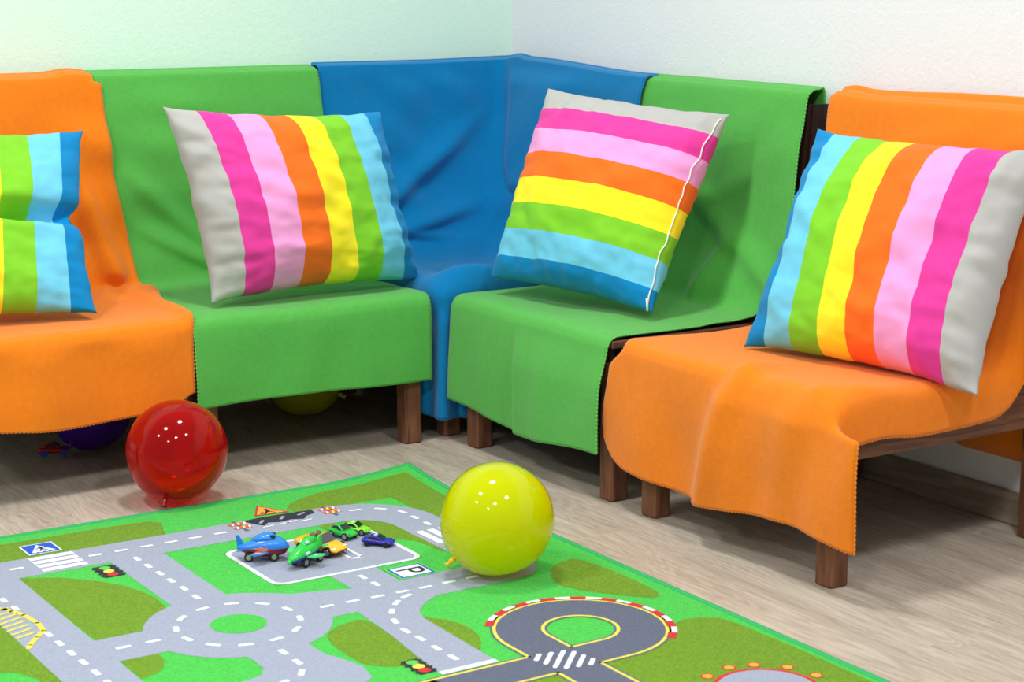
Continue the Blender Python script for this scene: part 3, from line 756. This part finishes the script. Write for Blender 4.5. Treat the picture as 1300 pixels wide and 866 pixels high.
    secs.append(secs[0])
    loft(bm, secs, caps=False)
    child('border_binding', bm, mat('rug_binding_green', rgb(62, 176, 106), rough=.9, spec=.1, bump=(500, .4, .002)), o)
    return o
build_rug()

# ------------------------------------------------------------------ balloons
def balloon_mat(name, c, clear, c2=None):
    m = bpy.data.materials.new(name); m.use_nodes = True
    nt = m.node_tree; N = nt.nodes.new; K = nt.links.new
    b = nt.nodes['Principled BSDF']; b.inputs['Base Color'].default_value = c; b.inputs['Roughness'].default_value = .07; b.inputs['IOR'].default_value = 1.5; b.inputs['Specular IOR Level'].default_value = .15
    tl = N('ShaderNodeBsdfTranslucent'); tl.inputs['Color'].default_value = c2 or c
    tr = N('ShaderNodeBsdfTransparent'); tr.inputs['Color'].default_value = c2 or c
    m1 = N('ShaderNodeMixShader'); m1.inputs[0].default_value = .45
    K(b.outputs[0], m1.inputs[1]); K(tl.outputs[0], m1.inputs[2])
    lw = N('ShaderNodeLayerWeight'); lw.inputs['Blend'].default_value = .35
    mr = N('ShaderNodeMapRange'); mr.inputs[3].default_value = clear; mr.inputs[4].default_value = 0.0
    K(lw.outputs['Facing'], mr.inputs[0])
    m2 = N('ShaderNodeMixShader'); K(mr.outputs[0], m2.inputs[0]); K(m1.outputs[0], m2.inputs[1]); K(tr.outputs[0], m2.inputs[2])
    gl = N('ShaderNodeBsdfGlossy'); gl.inputs['Roughness'].default_value = .06
    fr = N('ShaderNodeFresnel'); fr.inputs['IOR'].default_value = 1.28
    m3 = N('ShaderNodeMixShader'); K(fr.outputs[0], m3.inputs[0]); K(m2.outputs[0], m3.inputs[1]); K(gl.outputs[0], m3.inputs[2])
    K(m3.outputs[0], nt.nodes['Material Output'].inputs['Surface'])
    return m
def balloon(label, c, r, kd, m, km, stretch=1.06):
    """lathe about the knot axis kd"""
    c = Vector(c); kd = Vector(kd).normalized(); q = Vector((0, 0, -1)).rotation_difference(kd).to_matrix()
    n = 56; prof = []
    for k in range(49):
        th = pi * k / 48
        rr = r * sin(th) ; zz = r * cos(th)
        if zz < 0: zz *= stretch; rr *= 1 - .06 * sst(0, 1, -zz / r) * sin(th)
        if th > 2.80: rr = max(rr, .006); 
        prof.append((rr, zz))
    bm = bmesh.new(); rings = []
    top = bm.verts.new(c + q @ Vector((0, 0, prof[0][1])))
    for rr, zz in prof[1:-1]:
        rings.append([bm.verts.new(c + q @ Vector((rr * cos(2 * pi * k / n), rr * sin(2 * pi * k / n), zz))) for k in range(n)])
    bot = bm.verts.new(c + q @ Vector((0, 0, prof[-1][1])))
    for k in range(n):
        bm.faces.new((top, rings[0][k], rings[0][(k + 1) % n])); bm.faces.new((bot, rings[-1][(k + 1) % n], rings[-1][k]))
        for a, b in zip(rings, rings[1:]): bm.faces.new((a[k], b[k], b[(k + 1) % n], a[(k + 1) % n]))
    zmin = min(v.co.z for v in bm.verts)
    o = link('balloon', bm, m, loc=(c.x, c.y, max(zmin, 0)))
    tag(o, label, 'balloon')
    bm = bmesh.new(); e = c + kd * (r * stretch - .002)
    P = [e, e + kd * .006, e + kd * .011, e + kd * .015, e + kd * .021]
    R = [.0050, .0075, .0062, .0035, .0095]
    tube(bm, P, lambda i: R[i] * .8, n=12); child('knot', bm, km, o)
    return o
RB = balloon_mat('red_balloon_latex', rgb(226, 30, 26), .60, rgb(250, 72, 62))
YB = balloon_mat('yellow_balloon_latex', rgb(232, 242, 0), .05, rgb(250, 250, 20))
balloon('translucent red balloon on the floor in front of the left benches', (1.470, 3.578, .1145), .1085, (-.46, -.50, -.73), RB, mat('red_latex', rgb(150, 8, 20), rough=.2))
balloon('shiny yellow balloon standing on the play rug', (1.773, 2.781, .1135), .1065, (-.78, .15, -.62), YB, mat('yellow_latex', rgb(246, 205, 20), rough=.25), 1.03)
balloon('yellow balloon in the shadow under the left green bench', (2.05, 4.135, .104), .100, (.5, -.6, -.3), balloon_mat('dull_yellow_latex', rgb(200, 205, 30), .05), mat('dull_yellow_knot', rgb(190, 190, 30), rough=.3), 1.03)
balloon('purple balloon in the dark under the left orange bench', (1.470, 4.10, .100), .096, (-.6, -.5, -.5), balloon_mat('purple_latex', rgb(92, 40, 190), .1), mat('purple_knot', rgb(70, 30, 150), rough=.3), 1.03)

# ------------------------------------------------------------------ toys
def plastic(name, c, rough=.28): return mat(name, rgb(*c), rough=rough, spec=.5, coat=.2)
TYRE = mat('black_rubber', rgb(24, 24, 28), rough=.6); HUB = mat('grey_hub', rgb(168, 168, 170), rough=.3, metallic=.6); GLASS = mat('dark_window', rgb(34, 36, 44), rough=.12)
ZR = .0071     # pile surface
def wheel(parent, x, y, r, w, hub=HUB, tyre=TYRE):
    bm = bmesh.new(); n = 18
    prof = [(0, -.5), (r * .55, -.5), (r * .62, -.42), (r * .95, -.45), (r, -.25), (r, .25), (r * .95, .45), (r * .62, .42), (r * .55, .5), (0, .5)]
    rings = [[bm.verts.new((x + a * cos(2 * pi * k / n), y + b * w, r + a * sin(2 * pi * k / n))) for k in range(n)] for a, b in prof[1:-1]]
    for A, B in zip(rings, rings[1:]):
        for k in range(n): bm.faces.new((A[k], A[(k + 1) % n], B[(k + 1) % n], B[k]))
    bm.faces.new(rings[0]).material_index = 1; bm.faces.new(list(reversed(rings[-1]))).material_index = 1
    for f in bm.faces:
        if all(sqrt((v.co.x - x) ** 2 + (v.co.z - r) ** 2) < r * .7 for v in f.verts): f.material_index = 1
    return link('wheel', bm, [tyre, hub], parent, smooth=False)
def sect(x, hw, z0, z1, e=.75, n=20, tuck=.86):
    """superellipse cross-section, a little narrower at the sill"""
    P = []
    for k in range(n):
        a = 2 * pi * k / n; c, s = cos(a), sin(a)
        yy = hw * (abs(c) ** (2 / 4 * e * 2 if False else .5)) * (1 if c >= 0 else -1)
        zz = (z0 + z1) / 2 + (z1 - z0) / 2 * (abs(s) ** .55) * (1 if s >= 0 else -1)
        if zz < (z0 + z1) / 2: yy *= lerp(1, tuck, (z0 + z1 - 2 * zz) / (z1 - z0))
        P.append(Vector((x, yy, zz)))
    return P
def toy_car(name, label, loc, heading, L, Wd, Hh, body, open_top=False, hub=HUB, tyre=TYRE, decal=None, lamp=(255, 240, 200)):
    root = empty(name, (loc[0], loc[1], ZR), heading); tag(root, label, 'toy car', 'toy vehicles on the play rug')
    h = L / 2; w = Wd / 2; r = Hh * .27
    bm = bmesh.new(); zb = r * .55
    S = [(-1.0, .70, .34, .56), (-.96, .90, .26, .64), (-.82, 1.0, .22, .70), (-.5, .99, .20, .72), (-.1, .95, .20, .66), (.25, .96, .20, .62), (.55, 1.0, .20, .58), (.80, .97, .22, .50), (.94, .86, .24, .42), (1.0, .64, .28, .36)]
    loft(bm, [sect(a * h, b * w, Hh * c, Hh * d) for a, b, c, d in S])
    link('body', bm, body, root)
    if not open_top:
        bm = bmesh.new()
        S = [(-.80, .60, .55, .64), (-.66, .74, .55, .80), (-.42, .78, .55, .97), (-.10, .78, .55, 1.0), (.10, .76, .55, .90), (.30, .72, .55, .72), (.42, .66, .5, .58)]
        loft(bm, [sect(a * h, b * w, Hh * c, Hh * d, tuck=1.15) for a, b, c, d in S]); link('cabin', bm, body, root)
        bm = bmesh.new()
        loft(bm, [[Vector((x * h, y * w, z * Hh)) for x, y, z in s] for s in (((.035, -.56, .955), (.035, .56, .955), (.05, .56, .985), (.05, -.56, .985)), ((.36, -.62, .66), (.36, .62, .66), (.385, .62, .69), (.385, -.62, .69)))])
        link('windscreen', bm, GLASS, root, smooth=False)
        for s in (-1, 1):
            bm = bmesh.new()
            A = [(-.58, .60), (-.46, .90), (-.12, .93), (.08, .84), (.22, .64)]
            loft(bm, [[Vector((x * h, s * w * y, z * Hh)) for x, z in A] for y in (.74, .805)]); link('side_window', bm, GLASS, root, smooth=False)
    else:
        bm = bmesh.new()
        loft(bm, [sect(a * h, b * w, Hh * .60, Hh * d) for a, b, d in ((-.62, .66, .715), (-.5, .76, .74), (-.1, .78, .70), (.14, .74, .66))]); link('cockpit', bm, mat('black_interior', rgb(22, 20, 22), rough=.5), root)
        for s in (-1, 1):
            bm = bmesh.new()
            loft(bm, [[Vector(((x + dx) * h, (s * .36 + y) * w, z * Hh)) for x, y, z in ((-.10, -.2, .66), (-.10, .2, .66), (-.24, .2, 1.0), (-.24, -.2, 1.0))] for dx in (-.10, .0)])
            link('seat', bm, mat('grey_seat', rgb(120, 104, 84), rough=.6), root, bevel=.001)
        bm = bmesh.new()
        loft(bm, [[Vector((x * h, y * w, z * Hh)) for x, y, z in s] for s in (((.10, -.70, .96), (.10, .70, .96), (.13, .70, .98), (.13, -.70, .98)), ((.36, -.80, .62), (.36, .80, .62), (.39, .80, .63), (.39, -.80, .63)))])
        link('windscreen', bm, mat('smoked_windscreen', rgb(74, 78, 86), rough=.1), root, smooth=False)
        bm = bmesh.new(); tube(bm, [Vector((.11 * h, y * w, z * Hh)) for y, z in ((-.82, .64), (-.74, .97), (0, 1.0), (.74, .97), (.82, .64))], L * .010, n=6); link('windscreen_frame', bm, body, root)
        bm = bmesh.new(); box(bm, h * .962, h * 1.004, -w * .60, w * .60, Hh * .255, Hh * .315); link('front_grille', bm, GLASS, root, smooth=False)
    for s in (-1, 1):
        bm = bmesh.new(); bmesh.ops.create_uvsphere(bm, u_segments=10, v_segments=6, radius=1)
        for v in bm.verts: v.co = Vector((h * (.87 + .07 * v.co.x), w * (s * .66 + .17 * v.co.y), Hh * (.45 + .05 * v.co.z)))
        link('headlight', bm, mat('headlight_clear', rgb(*lamp), rough=.15), root)
    if decal:
        bm = bmesh.new(); bmesh.ops.create_uvsphere(bm, u_segments=14, v_segments=6, radius=1)
        for v in bm.verts: v.co = Vector((h * (decal[1] + .13 * v.co.x), w * .42 * v.co.y, Hh * (decal[2] + .02 * v.co.z)))
        link('roof_mark', bm, plastic('decal_' + name, decal[0]), root)
    for x in (-.60, .62):
        for s in (-1, 1): wheel(root, x * h, s * w * .93, r, w * .30, hub, tyre)
    return root
def heading(dx, dy): return atan2(dy, dx)
toy_car('toy_car', 'yellow open-top toy car with black cockpit behind the green toy plane', (1.556, 3.078), heading(.42, -.9), .104, .050, .039, plastic('yellow_plastic', (250, 188, 40)), open_top=True)
toy_car('toy_car', 'small bright green toy car between the yellow and the lime ones', (1.636, 3.140), heading(.35, -.93), .060, .033, .029, plastic('green_plastic', (26, 190, 56)), lamp=(20, 150, 50))
toy_car('toy_car', 'small lime toy car with pale mark, parked beside the bright green one', (1.672, 3.152), heading(.62, -.78), .060, .032, .024, plastic('lime_plastic', (130, 222, 40)), lamp=(90, 190, 30), decal=((220, 250, 210), -.16, 1.0))
toy_car('toy_car', 'small dark blue toy car on the right edge of the printed car park', (1.672, 3.058), heading(.66, -.75), .064, .032, .021, plastic('dark_blue_plastic', (36, 32, 170)), hub=TYRE, lamp=(40, 40, 180), decal=((200, 205, 225), -.16, 1.0))
toy_car('toy_car', 'small red toy car with blue wheels in the shadow under the orange bench at left', (1.372, 4.085), heading(.9, -.3), .075, .04, .032, plastic('dark_red_plastic', (170, 20, 24)), hub=plastic('blue_wheel', (20, 70, 190)), tyre=plastic('blue_wheel_rim', (20, 70, 190)))

def ell(x, hw, zc, hz, n=24, flat=0):
    return [Vector((x, hw * cos(2 * pi * k / n), zc + hz * sin(2 * pi * k / n) * (1 - flat * (sin(2 * pi * k / n) < 0)))) for k in range(n)]
def toy_plane(label, loc, hd, L, top, belly, wingm, style, hub):
    root = empty('toy_plane', (loc[0], loc[1], ZR), hd); tag(root, label, 'toy plane', 'toy vehicles on the play rug')
    h = L / 2; n = 24
    if style == 'fat':
        S = [(-1.0, .05, .42, .05), (-.93, .12, .42, .10), (-.7, .20, .42, .16), (-.35, .31, .44, .25), (0, .38, .46, .32), (.3, .40, .46, .34), (.6, .37, .45, .30), (.82, .28, .43, .22), (.95, .15, .42, .12), (1.0, .04, .42, .04)]
    else:
        S = [(-1.0, .08, .62, .08), (-.8, .20, .62, .18), (-.45, .32, .58, .30), (-.1, .38, .54, .36), (.25, .36, .50, .32), (.6, .28, .45, .25), (.85, .20, .40, .17), (.97, .12, .38, .10), (1.0, .04, .38, .04)]
    bm = bmesh.new()
    loft(bm, [ell(a * h, b * h, c * h, d * h) for a, b, c, d in ([(p, q_ * 1.08, c_ + .06, d_ * 1.22) for p, q_, c_, d_ in S] if style == 'fat' else S)], mat=lambda i, k: 1 if 12.5 <= k + .5 <= 23.6 else 0)
    link('fuselage', bm, [top, belly], root)
    # cockpit hump
    bm = bmesh.new()
    if style == 'fat': S2 = [(-.45, .06, .76, .05), (-.25, .22, .82, .14), (.05, .30, .88, .19), (.3, .29, .88, .19), (.5, .20, .82, .12), (.6, .06, .76, .05)]
    else: S2 = [(-.72, .05, .78, .05), (-.52, .18, .86, .15), (-.22, .23, .90, .18), (.06, .20, .84, .15), (.30, .06, .74, .05)]
    loft(bm, [ell(a * h, b * h, c * h, d * h) for a, b, c, d in S2]); link('cockpit', bm, top, root)
    for s in (-1, 1):
        # wing, tailplane: tapered slabs with rounded edge
        def blade(name, P, t, m):
            bm = bmesh.new(); loft(bm, [[Vector((x * h, y * h, z * h)) + o for x, y, z in P] for o in (Vector((0, 0, -t)), Vector((0, 0, t)))]); return link(name, bm, m, root, smooth=False, bevel=t * .9)
        if style == 'fat':
            blade('wing', [(.30, s * .25, .36), (-.22, s * .25, .36), (-.48, s * .86, .44), (-.26, s * .92, .45), (.02, s * .80, .43)], .0016, wingm)
            blade('tailplane', [(-.62, s * .1, .44), (-.92, s * .08, .44), (-1.02, s * .36, .46), (-.86, s * .38, .46)], .0012, wingm)
        else:
            blade('wing', [(.36, s * .2, .40), (-.14, s * .2, .40), (-.26, s * .80, .46), (.02, s * .86, .47), (.28, s * .70, .45)], .0018, wingm)
            blade('tailplane', [(-.72, s * .1, .54), (-.96, s * .08, .54), (-1.04, s * .34, .57), (-.86, s * .36, .57)], .0012, wingm)
        bm = bmesh.new(); bmesh.ops.create_uvsphere(bm, u_segments=12, v_segments=8, radius=1)
        for v in bm.verts:
            if style == 'fat': v.co = Vector((h * (.36 + .13 * v.co.x), h * (s * .20 + .085 * v.co.y), h * (.95 + .07 * v.co.z)))
            else: v.co = Vector((h * (.04 + .12 * v.co.x), h * (s * .14 + .07 * v.co.y), h * (.90 + .06 * v.co.z)))
        link('cockpit_window', bm, GLASS if style == 'fat' else mat('pale_window', rgb(206, 214, 224), rough=.2), root)
        if style == 'fat':
            bm = bmesh.new()       # flame mark on the flank
            def fl(a, b): 
                x = a; y = .365 - .10 * abs(a + .05) + .02; return Vector((x * h, s * h * (y + .058), (.47 + b) * h))
            pts = [(.36, .02), (.10, .12), (.12, .07), (-.16, .14), (-.12, .07), (-.36, .08), (-.16, .0), (-.30, -.04), (.05, -.05)]
            P = [fl(a, b) for a, b in pts]
            loft(bm, [P, [p - Vector((0, s * .003, 0)) for p in P]]); link('flame_mark', bm, plastic('flame_orange', (238, 132, 84)), root, smooth=False)
            bm = bmesh.new(); bmesh.ops.create_uvsphere(bm, u_segments=10, v_segments=6, radius=1)
            for v in bm.verts: v.co = Vector((h * (-.18 + .16 * v.co.x), s * h * (.66 + .07 * v.co.y), h * (.455 + .02 * v.co.z)))
            link('wing_mark', bm, plastic('wing_mark_pink', (236, 150, 130)), root)
        else:
            bm = bmesh.new(); bmesh.ops.create_uvsphere(bm, u_segments=10, v_segments=6, radius=1)
            for v in bm.verts: v.co = Vector((h * (.02 + .14 * v.co.x), s * h * (.56 + .11 * v.co.y), h * (.46 + .02 * v.co.z)))
            link('wing_mark', bm, plastic('wing_mark_white', (226, 232, 240)), root)
            bm = bmesh.new(); bmesh.ops.create_uvsphere(bm, u_segments=10, v_segments=6, radius=1)
            for v in bm.verts: v.co = Vector((h * (.22 + .22 * v.co.x), s * h * (.335 + .03 * v.co.y), h * (.54 + .08 * v.co.z)))
            link('flank_stripe', bm, plastic('flank_stripe_white', (214, 222, 232)), root)
    bm = bmesh.new(); P = [(-.66, .50), (-.98, .48), (-1.04, .98), (-.92, 1.0)] if style == 'fat' else [(-.66, .70), (-.98, .60), (-1.06, .92), (-.94, .95)]
    loft(bm, [[Vector((x * h, y * h, z * h)) for x, z in P] for y in (-.035, .035)]); link('tail_fin', bm, top, root, smooth=False, bevel=.0008)
    if style == 'slim':
        bm = bmesh.new(); loft(bm, [ell(a * h, b * h, .33 * h, b * h) for a, b in ((.96, .10), (1.04, .09), (1.10, .03))]); link('spinner', bm, plastic('spinner_green', (60, 205, 90)), root)
    r = .17 * h if style == 'fat' else .19 * h
    for x, s in ((-.55, 1), (-.55, -1), (.42, 1), (.42, -1)) if style == 'fat' else ((.34, 1), (.34, -1), (-.55, 1), (-.55, -1)): wheel(root, x * h, s * h * .27, r, h * .13, hub)
    return root
toy_plane('chubby blue toy plane with dark red belly and flame marks', (1.442, 3.098), heading(.884, -.467), .100, plastic('sky_blue_plastic', (38, 130, 226)), plastic('maroon_plastic', (140, 18, 28)), plastic('sky_blue_wing', (58, 140, 226)), 'fat', plastic('pale_green_hub', (130, 160, 120)))
toy_plane('green toy plane with blue belly in front of the yellow toy car', (1.497, 3.028), heading(-.90, -.43), .098, plastic('emerald_plastic', (30, 196, 70)), plastic('navy_plastic', (18, 62, 140)), plastic('mint_wing', (70, 214, 120)), 'slim', HUB)

# ------------------------------------------------------------------ light
def lamp(name, loc, power, size, color=(1, 1, 1)):
    l = bpy.data.lights.new(name, 'AREA'); l.shape = 'DISK'; l.size = size; l.energy = power; l.color = color
    o = bpy.data.objects.new(name, l); C.objects.link(o); o.location = loc
    return o
for k, (x, y, p) in enumerate(((1.62, 3.10, 28), (.12, 2.95, 28), (-1.45, 2.75, 28), (1.78, 1.10, 28), (.25, .88, 28), (-1.3, .70, 28))):
    lamp('ceiling_lamp', (x, y, 2.6), p, .34, (1, .975, .94))
w = bpy.data.worlds.new('room_light'); scn.world = w; w.use_nodes = True
bg = w.node_tree.nodes['Background']; bg.inputs['Color'].default_value = (.93, .97, 1.0, 1); bg.inputs['Strength'].default_value = .32

# ------------------------------------------------------------------ camera
cam = bpy.data.cameras.new('camera'); co = bpy.data.objects.new('camera', cam); C.objects.link(co)
cam.sensor_width = 36; cam.sensor_fit = 'HORIZONTAL'; cam.lens = 2330 * 36 / 1300
co.location = (0, 0, 1.1)
co.rotation_euler = (pi / 2 - atan((433 + 25) / 2330), 0, -radians(33))
cam.clip_start = .05
cam.dof.use_dof = True; cam.dof.focus_distance = 3.95; cam.dof.aperture_fstop = 7.0
scn.camera = co
scn.view_settings.view_transform = 'Standard'; scn.view_settings.look = 'None'; scn.view_settings.exposure = 0; scn.view_settings.gamma = 1
